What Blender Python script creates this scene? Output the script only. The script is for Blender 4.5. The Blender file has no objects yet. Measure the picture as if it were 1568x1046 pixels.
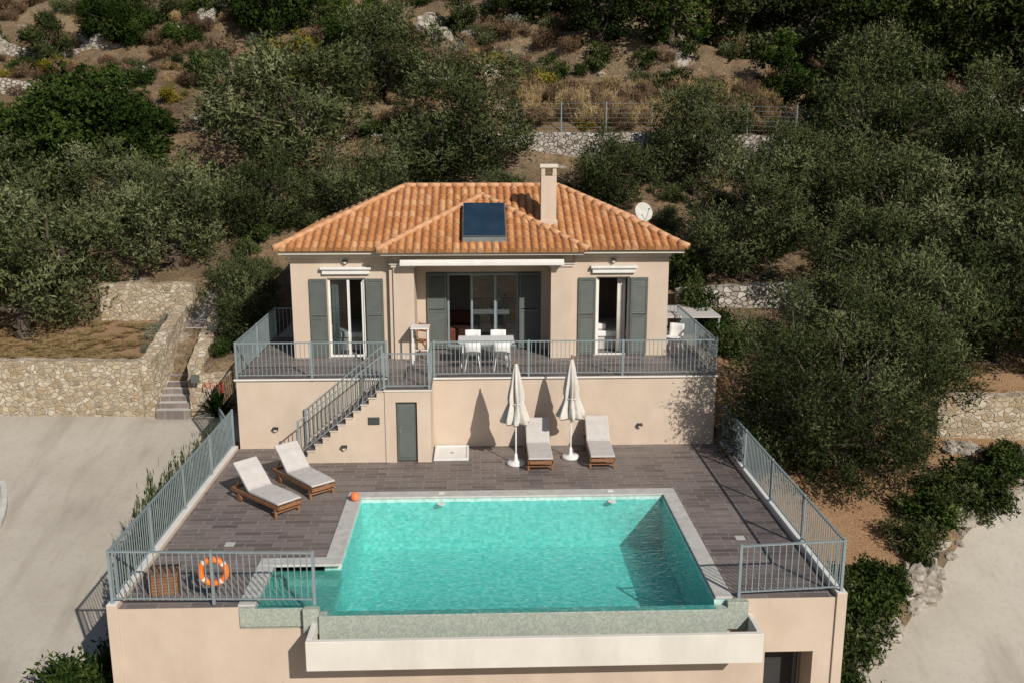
import bpy, bmesh, math, random
import numpy as np
from mathutils import Vector, Matrix, noise as mnoise
R=random.Random(7)
scene=bpy.context.scene
COL=scene.collection

# ------------------------------------------------------------------ materials
def newmat(name):
    m=bpy.data.materials.new(name); m.use_nodes=True
    nt=m.node_tree; b=nt.nodes['Principled BSDF']
    return m,nt,b
def N(nt,t,**k):
    n=nt.nodes.new(t)
    for a,v in k.items(): setattr(n,a,v)
    return n
def coords(nt,scale=(1,1,1),kind='Object'):
    tc=N(nt,'ShaderNodeTexCoord'); mp=N(nt,'ShaderNodeMapping')
    mp.inputs['Scale'].default_value=scale
    nt.links.new(tc.outputs[kind],mp.inputs['Vector']); return mp.outputs['Vector']
def ramp(nt,src,stops):
    r=N(nt,'ShaderNodeValToRGB'); e=r.color_ramp.elements
    while len(e)<len(stops): e.new(.5)
    for i,(p,c) in enumerate(stops):
        e[i].position=p; e[i].color=(c[0],c[1],c[2],1)
    nt.links.new(src,r.inputs[0]); return r.outputs[0]
def noise(nt,vec,scale,detail=4,rough=.55):
    n=N(nt,'ShaderNodeTexNoise'); n.inputs['Scale'].default_value=scale
    n.inputs['Detail'].default_value=detail; n.inputs['Roughness'].default_value=rough
    nt.links.new(vec,n.inputs['Vector']); return n.outputs['Fac']
def mix(nt,a,b,fac,mode='MIX'):
    m=N(nt,'ShaderNodeMix',data_type='RGBA',blend_type=mode)
    for s,v in ((m.inputs[6],a),(m.inputs[7],b),(m.inputs[0],fac)):
        if isinstance(v,(int,float)): s.default_value=v
        elif isinstance(v,tuple): s.default_value=(v[0],v[1],v[2],1)
        else: nt.links.new(v,s)
    return m.outputs[2]
def bump(nt,b,h,strength=.3,dist=.02):
    n=N(nt,'ShaderNodeBump'); n.inputs['Strength'].default_value=strength; n.inputs['Distance'].default_value=dist
    nt.links.new(h,n.inputs['Height']); nt.links.new(n.outputs[0],b.inputs['Normal']); return n
def mat_noise(name,c1,c2,scale=2,rough=.8,bs=.2,bd=.01,stain=None,metal=0,spec=.3):
    m,nt,b=newmat(name); v=coords(nt)
    f=noise(nt,v,scale,4,.6)
    c=ramp(nt,f,[(.3,c1),(.7,c2)])
    if stain:
        f2=noise(nt,coords(nt,(1,1,.3)),.9,5,.65)
        c=mix(nt,c,stain,ramp(nt,f2,[(.48,(0,0,0)),(.78,(.8,.8,.8))]))
    nt.links.new(c,b.inputs['Base Color']); b.inputs['Roughness'].default_value=rough
    b.inputs['Metallic'].default_value=metal; b.inputs['Specular IOR Level'].default_value=spec
    if bs: bump(nt,b,noise(nt,v,scale*12,3),bs,bd)
    return m

M={}
M['stucco']=mat_noise('beige_stucco',(.49,.395,.315),(.545,.45,.365),1.3,.9,.25,.006,stain=(.42,.335,.265))
M['stucco_trim']=mat_noise('cream_trim',(.54,.49,.42),(.60,.55,.48),2,.85,.1,.004)
M['white']=mat_noise('white_paint',(.60,.59,.56),(.68,.67,.64),3,.6,.05,.002)
M['white_stucco']=mat_noise('white_stucco',(.58,.55,.50),(.66,.63,.58),1.1,.85,.15,.004,stain=(.49,.46,.41))
M['coping']=mat_noise('stone_coping',(.38,.38,.355),(.50,.49,.46),5,.7,.15,.003)
M['rail']=mat_noise('grey_painted_steel',(.18,.225,.24),(.23,.28,.29),4,.45,0,spec=.4)
M['shutter']=mat_noise('grey_green_paint',(.08,.095,.085),(.105,.12,.11),3,.55,0)
M['dark']=mat_noise('dark_interior',(.03,.03,.03),(.045,.04,.038),2,.8,0)
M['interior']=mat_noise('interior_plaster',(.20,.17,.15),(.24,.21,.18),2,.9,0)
M['wood']=mat_noise('teak_wood',(.18,.08,.04),(.28,.14,.07),8,.6,.1,.002)
M['fabric']=mat_noise('light_grey_canvas',(.41,.39,.37),(.49,.46,.44),6,.95,.2,.002)
M['canvas']=mat_noise('offwhite_canvas',(.49,.46,.42),(.59,.56,.52),5,.95,.2,.003)
M['plastic']=mat_noise('white_plastic',(.62,.62,.61),(.68,.68,.67),3,.4,0)
M['orange']=mat_noise('orange_plastic',(.75,.15,.02),(.85,.20,.03),3,.45,0)
M['red']=mat_noise('red_plastic',(.70,.12,.04),(.80,.28,.10),9,.35,0)
M['flower']=mat_noise('red_flower',(.35,.02,.02),(.5,.05,.03),9,.7,0)
M['brownfab']=mat_noise('brown_upholstery',(.10,.03,.02),(.14,.05,.03),9,.8,0)
M['black']=mat_noise('dark_rubber',(.02,.02,.02),(.03,.03,.03),3,.6,0)
M['rock']=mat_noise('limestone_rock',(.18,.155,.125),(.44,.40,.34),3,.9,.6,.05)
M['bark']=mat_noise('olive_bark',(.05,.04,.03),(.12,.095,.07),6,.95,.6,.03)
M['wicker']=mat_noise('wicker',(.10,.05,.03),(.22,.12,.07),14,.8,.3,.005)
def concrete():
    m,nt,b=newmat('pale_concrete'); v=coords(nt)
    f=noise(nt,v,.30,6,.62); f2=noise(nt,v,7,4,.7)
    c=ramp(nt,f,[(.25,(.30,.268,.22)),(.5,(.385,.35,.295)),(.75,(.44,.405,.35))])
    c=mix(nt,c,(.25,.222,.18),ramp(nt,f2,[(.5,(0,0,0)),(.8,(.5,.5,.5))]))
    w=noise(nt,coords(nt,(1.5,.18,1)),.8,4,.6)
    c=mix(nt,c,(.25,.222,.18),ramp(nt,w,[(.50,(0,0,0)),(.70,(.65,.65,.65))]))
    nt.links.new(c,b.inputs['Base Color']); b.inputs['Roughness'].default_value=.9
    bump(nt,b,f2,.3,.01); return m
M['concrete']=concrete()
def stonewall(name,mortar,stones,scale=4.2):
    m,nt,b=newmat(name); v=coords(nt,(1,1,1.35))
    nn=N(nt,'ShaderNodeTexNoise'); nn.inputs['Scale'].default_value=2.5; nt.links.new(v,nn.inputs['Vector'])
    sc=N(nt,'ShaderNodeVectorMath',operation='SCALE'); sc.inputs['Scale'].default_value=.28; nt.links.new(nn.outputs['Color'],sc.inputs[0])
    ad=N(nt,'ShaderNodeVectorMath',operation='ADD'); nt.links.new(v,ad.inputs[0]); nt.links.new(sc.outputs[0],ad.inputs[1])
    v1=N(nt,'ShaderNodeTexVoronoi',feature='DISTANCE_TO_EDGE'); v2=N(nt,'ShaderNodeTexVoronoi')
    for q in (v1,v2):
        q.inputs['Scale'].default_value=scale; nt.links.new(ad.outputs[0],q.inputs['Vector'])
    sep=N(nt,'ShaderNodeSeparateColor'); nt.links.new(v2.outputs['Color'],sep.inputs[0])
    n=len(stones); c=ramp(nt,sep.outputs[0],[(i/(n-1),s) for i,s in enumerate(stones)])
    f=noise(nt,v,14,5,.7); c=mix(nt,c,(.20,.17,.13),ramp(nt,f,[(.5,(0,0,0)),(.8,(.6,.6,.6))]))
    e=ramp(nt,v1.outputs['Distance'],[(.03,(0,0,0)),(.09,(1,1,1))])
    c=mix(nt,mortar,c,e); nt.links.new(c,b.inputs['Base Color']); b.inputs['Roughness'].default_value=.95
    hh=N(nt,'ShaderNodeMath',operation='MULTIPLY_ADD'); nt.links.new(f,hh.inputs[0]); hh.inputs[1].default_value=.35; nt.links.new(e,hh.inputs[2])
    bump(nt,b,hh.outputs[0],.9,.05); return m
M['stone']=stonewall('rubble_stone',(.42,.35,.26),[(.46,.39,.28),(.32,.23,.13),(.54,.48,.39),(.26,.20,.13),(.47,.40,.29)],5.2)
M['stone_dry']=stonewall('dry_stone',(.12,.10,.08),[(.40,.36,.31),(.28,.25,.21),(.48,.45,.41),(.34,.30,.25)],4.2)
def deck():
    m,nt,b=newmat('stone_look_tiles'); v=coords(nt)
    br=N(nt,'ShaderNodeTexBrick'); br.offset=.37; br.offset_frequency=2
    br.inputs['Scale'].default_value=1; br.inputs['Brick Width'].default_value=.60; br.inputs['Row Height'].default_value=.20
    br.inputs['Mortar Size'].default_value=.007; br.inputs['Bias'].default_value=0
    br.inputs['Color1'].default_value=(.108,.088,.082,1); br.inputs['Color2'].default_value=(.195,.162,.150,1); br.inputs['Mortar'].default_value=(.30,.27,.25,1)
    nt.links.new(v,br.inputs['Vector'])
    g=noise(nt,coords(nt,(2,9,1)),3,4,.65); g2=noise(nt,v,.7,4)
    c=mix(nt,br.outputs['Color'],ramp(nt,g,[(.3,(.75,.75,.75)),(.7,(1.2,1.2,1.2))]),1.0,'MULTIPLY')
    c=mix(nt,c,(.25,.215,.195),ramp(nt,g2,[(.45,(0,0,0)),(.75,(.5,.5,.5))]))
    nt.links.new(c,b.inputs['Base Color']); b.inputs['Roughness'].default_value=.55; b.inputs['Specular IOR Level'].default_value=.35
    return m
M['deck']=deck()
def mosaic(name,a,c2,c3,s=20):
    m,nt,b=newmat(name); v=coords(nt)
    sn=N(nt,'ShaderNodeVectorMath',operation='SNAP'); sn.inputs[1].default_value=(1/s,1/s,1/s); nt.links.new(v,sn.inputs[0])
    wn=N(nt,'ShaderNodeTexWhiteNoise'); nt.links.new(sn.outputs[0],wn.inputs['Vector'])
    c=ramp(nt,wn.outputs['Value'],[(0,a),(.5,c2),(1,c3)])
    nt.links.new(c,b.inputs['Base Color']); b.inputs['Roughness'].default_value=.35; return m
M['mosaic']=mosaic('pool_mosaic',(.33,.52,.48),(.42,.60,.56),(.52,.68,.63),12)
M['mosaic_grey']=mosaic('weir_mosaic',(.27,.30,.265),(.32,.35,.305),(.38,.41,.355),28)
def schlick(nt,normal=None,f0=.02):
    # two-sided Schlick reflectance of a thin interface
    lw=N(nt,'ShaderNodeLayerWeight'); lw.inputs['Blend'].default_value=.5
    if normal: nt.links.new(normal,lw.inputs['Normal'])
    pw=N(nt,'ShaderNodeMath',operation='POWER'); nt.links.new(lw.outputs['Facing'],pw.inputs[0]); pw.inputs[1].default_value=5
    ma=N(nt,'ShaderNodeMath',operation='MULTIPLY_ADD'); nt.links.new(pw.outputs[0],ma.inputs[0]); ma.inputs[1].default_value=1-f0; ma.inputs[2].default_value=f0
    return ma.outputs[0]
def water():
    m=bpy.data.materials.new('pool_water'); m.use_nodes=True; nt=m.node_tree; nt.nodes.clear()
    out=N(nt,'ShaderNodeOutputMaterial'); v=coords(nt,(1,1.15,1))
    n1=N(nt,'ShaderNodeTexNoise'); n1.inputs['Scale'].default_value=6; n1.inputs['Detail'].default_value=3; n1.inputs['Distortion'].default_value=1.0
    nt.links.new(v,n1.inputs['Vector'])
    ad=N(nt,'ShaderNodeVectorMath',operation='ADD'); sc=N(nt,'ShaderNodeVectorMath',operation='SCALE'); sc.inputs['Scale'].default_value=.26
    nt.links.new(n1.outputs['Color'],sc.inputs[0]); nt.links.new(v,ad.inputs[0]); nt.links.new(sc.outputs[0],ad.inputs[1])
    vo=N(nt,'ShaderNodeTexVoronoi',feature='SMOOTH_F1'); vo.inputs['Scale'].default_value=12; nt.links.new(ad.outputs[0],vo.inputs['Vector'])
    mm=N(nt,'ShaderNodeMath',operation='ADD'); nt.links.new(n1.outputs['Fac'],mm.inputs[0]); nt.links.new(vo.outputs['Distance'],mm.inputs[1])
    bp=N(nt,'ShaderNodeBump'); bp.inputs['Strength'].default_value=.6; bp.inputs['Distance'].default_value=.02; nt.links.new(mm.outputs[0],bp.inputs['Height'])
    tc=ramp(nt,vo.outputs['Distance'],[(.12,(.34,.87,.86)),(.40,(.40,.91,.90)),(.62,(.66,1,1))])  # caustic light network painted into the water tint, brighter along ripple cell edges
    tr=N(nt,'ShaderNodeBsdfTransparent'); nt.links.new(tc,tr.inputs[0])
    rf=N(nt,'ShaderNodeBsdfRefraction'); rf.inputs['Color'].default_value=(.30,.90,.89,1); rf.inputs['IOR'].default_value=1.33; rf.inputs['Roughness'].default_value=0.02
    gl=N(nt,'ShaderNodeBsdfGlossy'); gl.inputs['Roughness'].default_value=.03; gl.inputs['Color'].default_value=(1,1,1,1)
    nt.links.new(bp.outputs[0],rf.inputs['Normal']); nt.links.new(bp.outputs[0],gl.inputs['Normal'])
    m1=N(nt,'ShaderNodeMixShader'); m1.inputs[0].default_value=.15; nt.links.new(tr.outputs[0],m1.inputs[1]); nt.links.new(rf.outputs[0],m1.inputs[2])
    m2=N(nt,'ShaderNodeMixShader'); nt.links.new(schlick(nt,bp.outputs[0]),m2.inputs[0]); nt.links.new(m1.outputs[0],m2.inputs[1]); nt.links.new(gl.outputs[0],m2.inputs[2])
    nt.links.new(m2.outputs[0],out.inputs[0]); return m
M['water']=water()
def glass():
    m=bpy.data.materials.new('window_glass'); m.use_nodes=True; nt=m.node_tree; nt.nodes.clear()
    out=N(nt,'ShaderNodeOutputMaterial'); tr=N(nt,'ShaderNodeBsdfTransparent'); tr.inputs[0].default_value=(.6,.68,.7,1)
    gl=N(nt,'ShaderNodeBsdfGlossy'); gl.inputs['Roughness'].default_value=.01
    m2=N(nt,'ShaderNodeMixShader'); nt.links.new(schlick(nt,None,.16),m2.inputs[0]); nt.links.new(tr.outputs[0],m2.inputs[1]); nt.links.new(gl.outputs[0],m2.inputs[2])
    nt.links.new(m2.outputs[0],out.inputs[0]); return m
M['glass']=glass()
def panelmat():
    m,nt,b=newmat('solar_glass'); c=ramp(nt,noise(nt,coords(nt),1.5,2),[(.3,(.012,.028,.05)),(.7,(.02,.04,.07))])
    nt.links.new(c,b.inputs['Base Color']); b.inputs['Roughness'].default_value=.2; b.inputs['Specular IOR Level'].default_value=.25; return m
M['solar']=panelmat()
def rooftile():
    m,nt,b=newmat('terracotta_tiles')
    tc=N(nt,'ShaderNodeTexCoord'); fl=N(nt,'ShaderNodeVectorMath',operation='FLOOR'); nt.links.new(tc.outputs['UV'],fl.inputs[0])
    wn=N(nt,'ShaderNodeTexWhiteNoise',noise_dimensions='2D'); nt.links.new(fl.outputs[0],wn.inputs['Vector'])
    c=ramp(nt,wn.outputs['Value'],[(0,(.38,.155,.05)),(.35,(.46,.20,.07)),(.7,(.51,.24,.095)),(1,(.55,.31,.15))])
    f=noise(nt,tc.outputs['Object'],1.1,4,.6)
    c=mix(nt,c,(.32,.16,.075),ramp(nt,f,[(.45,(0,0,0)),(.75,(.5,.5,.5))]))
    sp=N(nt,'ShaderNodeSeparateXYZ'); nt.links.new(tc.outputs['UV'],sp.inputs[0])
    fr=N(nt,'ShaderNodeMath',operation='FRACT'); nt.links.new(sp.outputs[0],fr.inputs[0])
    c=mix(nt,c,(.17,.065,.03),ramp(nt,fr.outputs[0],[(0,(.85,.85,.85)),(.18,(0,0,0)),(.82,(0,0,0)),(1,(.85,.85,.85))]))
    f2=noise(nt,tc.outputs['Object'],16,3,.6)
    c=mix(nt,c,(.48,.36,.25),ramp(nt,f2,[(.58,(0,0,0)),(.8,(.3,.3,.3))]))
    nt.links.new(c,b.inputs['Base Color']); b.inputs['Roughness'].default_value=.85; return m
M['tile']=rooftile()
M['tilecap']=mat_noise('terracotta_ridge',(.44,.22,.11),(.55,.33,.19),6,.85,.3,.01)
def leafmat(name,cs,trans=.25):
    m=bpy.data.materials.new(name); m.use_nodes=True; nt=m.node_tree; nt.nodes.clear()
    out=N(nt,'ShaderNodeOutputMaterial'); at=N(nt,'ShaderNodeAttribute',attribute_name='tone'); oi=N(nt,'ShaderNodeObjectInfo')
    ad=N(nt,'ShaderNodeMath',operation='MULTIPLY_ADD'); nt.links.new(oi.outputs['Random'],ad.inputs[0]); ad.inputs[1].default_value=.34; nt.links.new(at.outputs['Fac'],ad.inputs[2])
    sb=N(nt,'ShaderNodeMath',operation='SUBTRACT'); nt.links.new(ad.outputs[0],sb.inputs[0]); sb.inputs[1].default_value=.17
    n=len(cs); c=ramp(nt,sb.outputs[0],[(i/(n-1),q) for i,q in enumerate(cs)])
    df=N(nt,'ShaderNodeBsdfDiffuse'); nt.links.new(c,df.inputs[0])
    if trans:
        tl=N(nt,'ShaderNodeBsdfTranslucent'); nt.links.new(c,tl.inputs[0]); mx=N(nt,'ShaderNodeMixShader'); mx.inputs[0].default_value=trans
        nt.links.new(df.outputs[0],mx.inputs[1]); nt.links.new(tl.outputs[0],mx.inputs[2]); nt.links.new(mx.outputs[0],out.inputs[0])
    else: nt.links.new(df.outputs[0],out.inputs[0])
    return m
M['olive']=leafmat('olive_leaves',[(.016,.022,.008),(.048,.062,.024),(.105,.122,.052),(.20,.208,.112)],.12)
M['green']=leafmat('green_leaves',[(.010,.022,.005),(.030,.052,.012),(.062,.092,.022),(.11,.14,.04)],.15)
M['dkgreen']=leafmat('dark_leaves',[(.008,.014,.005),(.022,.036,.010),(.050,.066,.020),(.090,.105,.036)],0)
M['brown']=leafmat('dry_shrub_twigs',[(.055,.038,.022),(.12,.08,.048),(.19,.13,.08),(.27,.195,.125)],0)
M['straw']=leafmat('dry_grass_blades',[(.16,.11,.05),(.27,.19,.09),(.37,.27,.14),(.45,.35,.20)],0)
M['yellow']=leafmat('yellow_leaves',[(.06,.055,.01),(.14,.12,.015),(.23,.19,.03),(.32,.26,.05)],.2)
M['sage']=leafmat('sage_leaves',[(.07,.08,.055),(.13,.145,.10),(.20,.21,.16),(.28,.29,.23)],0)
def ground():
    m,nt,b=newmat('hillside_soil'); v=coords(nt)
    f=noise(nt,v,.16,5,.6); f2=noise(nt,v,1.3,5,.68); f3=noise(nt,v,9,4,.7)
    c=ramp(nt,f,[(.3,(.11,.077,.05)),(.5,(.175,.125,.08)),(.7,(.25,.19,.125))])
    c=mix(nt,c,(.29,.20,.115),ramp(nt,f2,[(.45,(0,0,0)),(.65,(.7,.7,.7))]))
    c=mix(nt,c,(.05,.042,.024),ramp(nt,f3,[(.48,(0,0,0)),(.68,(.8,.8,.8))]))
    r=noise(nt,coords(nt,(1,1,.5)),.42,6,.7)
    c=mix(nt,c,(.40,.37,.32),ramp(nt,r,[(.60,(0,0,0)),(.68,(1,1,1))]))
    nt.links.new(c,b.inputs['Base Color']); b.inputs['Roughness'].default_value=1; b.inputs['Specular IOR Level'].default_value=.1
    bump(nt,b,f3,.9,.12); return m
M['ground']=ground()
def litter():
    m,nt,b=newmat('leaf_litter'); v=coords(nt)
    f=noise(nt,v,22,4,.8); f2=noise(nt,v,1.2,4)
    c=ramp(nt,f,[(.3,(.09,.05,.025)),(.5,(.25,.14,.07)),(.7,(.38,.25,.14))])
    c=mix(nt,c,(.27,.18,.105),ramp(nt,f2,[(.4,(0,0,0)),(.7,(.6,.6,.6))]))
    nt.links.new(c,b.inputs['Base Color']); b.inputs['Roughness'].default_value=1; bump(nt,b,f,.8,.03); return m
M['litter']=litter()

# ------------------------------------------------------------------ mesh builder
class MB:
    def __init__(s): s.v=[];s.f=[];s.m=[];s.mats=[]
    def mi(s,k):
        if k not in s.mats: s.mats.append(k)
        return s.mats.index(k)
    def face(s,pts,k):
        n=len(s.v); s.v+= [tuple(p) for p in pts]; s.f.append(tuple(range(n,n+len(pts)))); s.m.append(s.mi(k))
    def hexa(s,P,k,top=None):
        n=len(s.v); s.v+=[tuple(p) for p in P]
        F=[(0,3,2,1),(4,5,6,7),(0,1,5,4),(1,2,6,5),(2,3,7,6),(3,0,4,7)]
        for i,q in enumerate(F):
            s.f.append(tuple(n+a for a in q)); s.m.append(s.mi(top if (top and i==1) else k))
    def box(s,x0,x1,y0,y1,z0,z1,k,top=None):
        s.hexa([(x0,y0,z0),(x1,y0,z0),(x1,y1,z0),(x0,y1,z0),(x0,y0,z1),(x1,y0,z1),(x1,y1,z1),(x0,y1,z1)],k,top)
    def beam(s,p0,p1,w,h,k,up=(0,0,1)):
        p0=Vector(p0);p1=Vector(p1);d=(p1-p0).normalized();u=Vector(up)
        if abs(d.dot(u))>.95: u=Vector((0,1,0))
        a=d.cross(u).normalized()*w/2; b=a.cross(d).normalized()*h/2
        s.hexa([p0-a-b,p0+a-b,p0+a+b,p0-a+b,p1-a-b,p1+a-b,p1+a+b,p1-a+b],k)
    def cyl(s,p0,p1,r0,r1,k,n=10,cap=True):
        p0=Vector(p0);p1=Vector(p1);d=(p1-p0).normalized();u=Vector((0,0,1)) if abs(d.z)<.9 else Vector((1,0,0))
        a=d.cross(u).normalized();b=d.cross(a); i0=len(s.v)
        for p,r in((p0,r0),(p1,r1)):
            for i in range(n):
                t=2*math.pi*i/n; s.v.append(tuple(p+a*math.cos(t)*r+b*math.sin(t)*r))
        for i in range(n):
            j=(i+1)%n; s.f.append((i0+i,i0+n+i,i0+n+j,i0+j)); s.m.append(s.mi(k))
        if cap:
            s.f.append(tuple(i0+i for i in range(n))); s.m.append(s.mi(k))
            s.f.append(tuple(i0+n+i for i in reversed(range(n)))); s.m.append(s.mi(k))
    def lathe(s,prof,c,k,n=24,mod=None):
        i0=len(s.v)
        for j,(r,z) in enumerate(prof):
            for i in range(n):
                t=2*math.pi*i/n; rr=r*(mod(t,j,z) if mod else 1)
                s.v.append((c[0]+rr*math.cos(t),c[1]+rr*math.sin(t),c[2]+z))
        for j in range(len(prof)-1):
            for i in range(n):
                q=(i+1)%n; s.f.append((i0+j*n+i,i0+j*n+q,i0+(j+1)*n+q,i0+(j+1)*n+i)); s.m.append(s.mi(k))
    def torus(s,c,ax,R0,r,k,n=28,m=10,kf=None):
        ax=Vector(ax).normalized(); u=ax.orthogonal().normalized(); w=ax.cross(u); i0=len(s.v); c=Vector(c)
        for i in range(n):
            t=2*math.pi*i/n; d=u*math.cos(t)+w*math.sin(t)
            for j in range(m):
                p=2*math.pi*j/m; s.v.append(tuple(c+d*(R0+r*math.cos(p))+ax*r*math.sin(p)))
        for i in range(n):
            for j in range(m):
                a=i0+i*m+j;b_=i0+i*m+(j+1)%m;c_=i0+((i+1)%n)*m+(j+1)%m;d_=i0+((i+1)%n)*m+j
                s.f.append((a,b_,c_,d_)); s.m.append(s.mi(kf(i) if kf else k))
    def obj(s,name,parent=None,loc=(0,0,0),rot=0,smooth=False,bevel=0):
        me=bpy.data.meshes.new(name); me.from_pydata(s.v,[],s.f)
        for k in s.mats: me.materials.append(M[k])
        me.polygons.foreach_set('material_index',s.m)
        if smooth: me.polygons.foreach_set('use_smooth',[True]*len(s.f))
        me.update(); o=bpy.data.objects.new(name,me); COL.objects.link(o)
        o.location=loc; o.rotation_euler=(0,0,rot)
        if parent: o.parent=parent
        if bevel:
            b=o.modifiers.new('bevel','BEVEL'); b.width=bevel; b.segments=2; b.limit_method='ANGLE'
        return o
def empty(name,loc=(0,0,0),rot=0,parent=None):
    o=bpy.data.objects.new(name,None); COL.objects.link(o); o.location=loc; o.rotation_euler=(0,0,rot); o.parent=parent; return o

# ------------------------------------------------------------------ terrain height
PL=([-70,-30,-9.5,3.9,4.9,5.0,8.75,8.95,19.0,20.0,60,160,400],[-20,-9,-3.5,-.55,-.40,1.2,1.9,3.0,7.0,8.2,26,75,110])
PM=([-70,-30,-9.5,.5,.9,8.8,9.2,19.3,19.9,60,160,400],[-20,-9,-3.8,-3.8,1.0,1.0,2.6,7.1,8.3,27,75,110])
PR=([-70,-30,-9,-6.6,-2.7,-1.2,.5,1.2,3,8,19.0,19.7,60,160,400],[-20,-9,-4.0,-3.2,-1.35,-.75,-.15,.1,1.2,2.6,7.2,8.3,27,75,110])
def sst(a,b,t):
    t=np.clip((t-a)/(b-a),0,1); return t*t*(3-2*t)
def gnoise(x,y):
    return (np.sin(x*.31+1.3+np.sin(y*.23)*1.4)*np.cos(y*.27+.6+np.sin(x*.17)*1.2)*.6+np.sin(x*.83+y*.45+2)*np.cos(y*.91-x*.3)*.28+np.sin(x*1.9+y*1.1)*np.sin(y*2.3-x*.7)*.10)
EX=[6.5,8.4,9.7,12.5,14.8,22];EY=[-9.0,-6.7,-5.6,-2.9,-1.5,-.3]
def H(x,y):
    x=np.asarray(x,float);y=np.asarray(y,float)
    yl=y+0*x
    l=np.interp(yl,*PL); m=np.interp(yl,*PM); r=np.interp(yl+0.0,*PR)
    ye=np.interp(x,EX,EY); d=y-ye
    r=r+.45*sst(0,.6,d)*sst(2.5,.5,y)
    ch=np.interp(y,[4.5,4.6,7.2,9],[-.45,-.45,1.9,2.2])
    k=sst(-10.95,-10.75,x)*sst(-9.2,-9.4,x)*sst(9.5,8.5,y)*sst(4.4,4.6,y)
    l=l*(1-k)+(ch-.25)*k
    wl=sst(-6.1,-6.5,x); wr=sst(6.1,6.5,x)
    h=m*(1-wl-wr)+l*wl+r*wr
    amp=sst(9,16,y)*1.0
    h=h+gnoise(x,y)*amp*(.5+.5*sst(20,30,y)*2)
    h=h+.35*sst(.62,.9,np.sin(y*.9+np.sin(x*.12)*2))*sst(24,30,y)
    return h
def hz(x,y): return float(H(x,y))
xs=np.concatenate([np.arange(-400,-60,20),np.arange(-60,-24,1.2),np.arange(-24,24,.3),np.arange(24,60,1.2),np.arange(60,401,20)])
ys=np.concatenate([np.arange(-300,-30,15),np.arange(-30,-12,1.0),np.arange(-12,22,.25),np.arange(22,80,.7),np.arange(80,400,8)])
def grid(name,xs,ys,mat,off=0,fn=H):
    X,Y=np.meshgrid(xs,ys); Zv=fn(X,Y)+off; nx,ny=len(xs),len(ys)
    co=np.stack([X,Y,Zv],-1).reshape(-1,3)
    i=np.arange(nx*ny).reshape(ny,nx); q=np.stack([i[:-1,:-1],i[:-1,1:],i[1:,1:],i[1:,:-1]],-1).reshape(-1,4)
    me=bpy.data.meshes.new(name); me.from_pydata(co.tolist(),[],q.tolist()); me.materials.append(M[mat]); me.update()
    me.polygons.foreach_set('use_smooth',[True]*len(q))
    o=bpy.data.objects.new(name,me); COL.objects.link(o); return o
grid('ground',xs,ys,'ground')
grid('driveway',np.concatenate([np.arange(-60,-20,3),np.arange(-20,-6.5,.5)]),np.concatenate([np.arange(-40,-10,1.5),np.arange(-10,4.8,.25)]),'concrete',.03)
grid('garden_soil',np.arange(-24,-10.8,.3),np.arange(5.15,8.8,.25),'litter',.012)
grid('planting_bed',np.arange(-8.1,-6.6,.3),np.arange(-9.5,3.0,.25),'litter',.10)
grid('olive_grove_soil',np.arange(6.6,24,.3),np.arange(.9,6.0,.25),'litter',.012)
def strip(name,mat,pts,off):
    V=[];F=[]
    for i,(a,b) in enumerate(pts):
        for j in range(13):
            t=j/12; x=a[0]+(b[0]-a[0])*t; y=a[1]+(b[1]-a[1])*t; V.append((x,y,hz(x,y)+off))
    for i in range(len(pts)-1):
        for j in range(12):
            q=i*13+j; F.append((q,q+1,q+14,q+13))
    me=bpy.data.meshes.new(name); me.from_pydata(V,[],F); me.materials.append(M[mat]); me.update()
    me.polygons.foreach_set('use_smooth',[True]*len(F))
    o=bpy.data.objects.new(name,me); COL.objects.link(o); return o
P=[]
for x in np.arange(6.4,21,.35):
    ye=float(np.interp(x,EX,EY)); P.append(((x,ye+.55),(x,1.0)))
strip('shrub_bed_soil','litter',P,.03)
P=[]
for x in np.arange(5.0,30,.35):
    ye=float(np.interp(x,EX,EY)); P.append(((x,ye-14),(x,ye-.02)))
strip('road','concrete',P,.03)

# ------------------------------------------------------------------ pool platform
deckp=empty('pool_terrace')
b=MB()
b.box(-6.7,6.7,-3.4,0,-4.2,0,'stucco','deck')
b.box(-6.7,-4.5,-9.0,-3.4,-4.2,0,'stucco','deck')
b.box(-4.5,-3.2,-7.2,-3.4,-4.2,0,'stucco','deck')
b.box(4.73,6.7,-9.0,-3.4,-1.12,0,'stucco','deck')
b.box(-4.5,4.73,-9.0,-3.4,-4.2,-1.45,'stucco')
b.box(-4.5,-3.0,-9.0,-7.2,-1.45,-.45,'stucco')
b.box(-3.0,4.73,-9.0,-8.984,-1.45,-.2,'stucco')
b.box(4.73,5.4,-9.0,-3.4,-4.2,-1.12,'stucco'); b.box(6.33,6.7,-9.0,-3.4,-4.2,-1.12,'stucco')
b.box(5.4,6.33,-8.3,-3.4,-4.2,-1.12,'stucco')
b.obj('walls',deckp)
b=MB(); b.box(5.46,6.27,-8.37,-8.302,-3.3,-1.16,'dark'); b.box(5.5,5.56,-8.42,-8.37,-3.3,-1.2,'shutter'); b.box(6.17,6.23,-8.42,-8.37,-3.3,-1.2,'shutter'); b.cyl((6.1,-8.44,-2.2),(6.1,-8.37,-2.2),.025,.025,'rail'); b.obj('basement_door',deckp)
b=MB()
b.box(-6.9,-6.7,-9.04,.0,-4.2,.10,'stucco','white'); b.box(6.7,6.9,-9.04,.0,-4.2,.10,'stucco','white')
b.obj('parapet_kerb',deckp,bevel=.012)
pool=empty('swimming_pool')
b=MB()
yf=-8.98
b.box(-2.85,4.38,yf,-3.78,-1.44,-1.30,'mosaic')
b.box(-2.85,4.38,-3.78,-3.4,-1.44,-.02,'mosaic')
b.box(4.38,4.728,yf,-3.4,-1.44,-.02,'mosaic')
b.box(-3.198,-2.85,-7.2,-3.4,-1.44,-.02,'mosaic')
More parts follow.
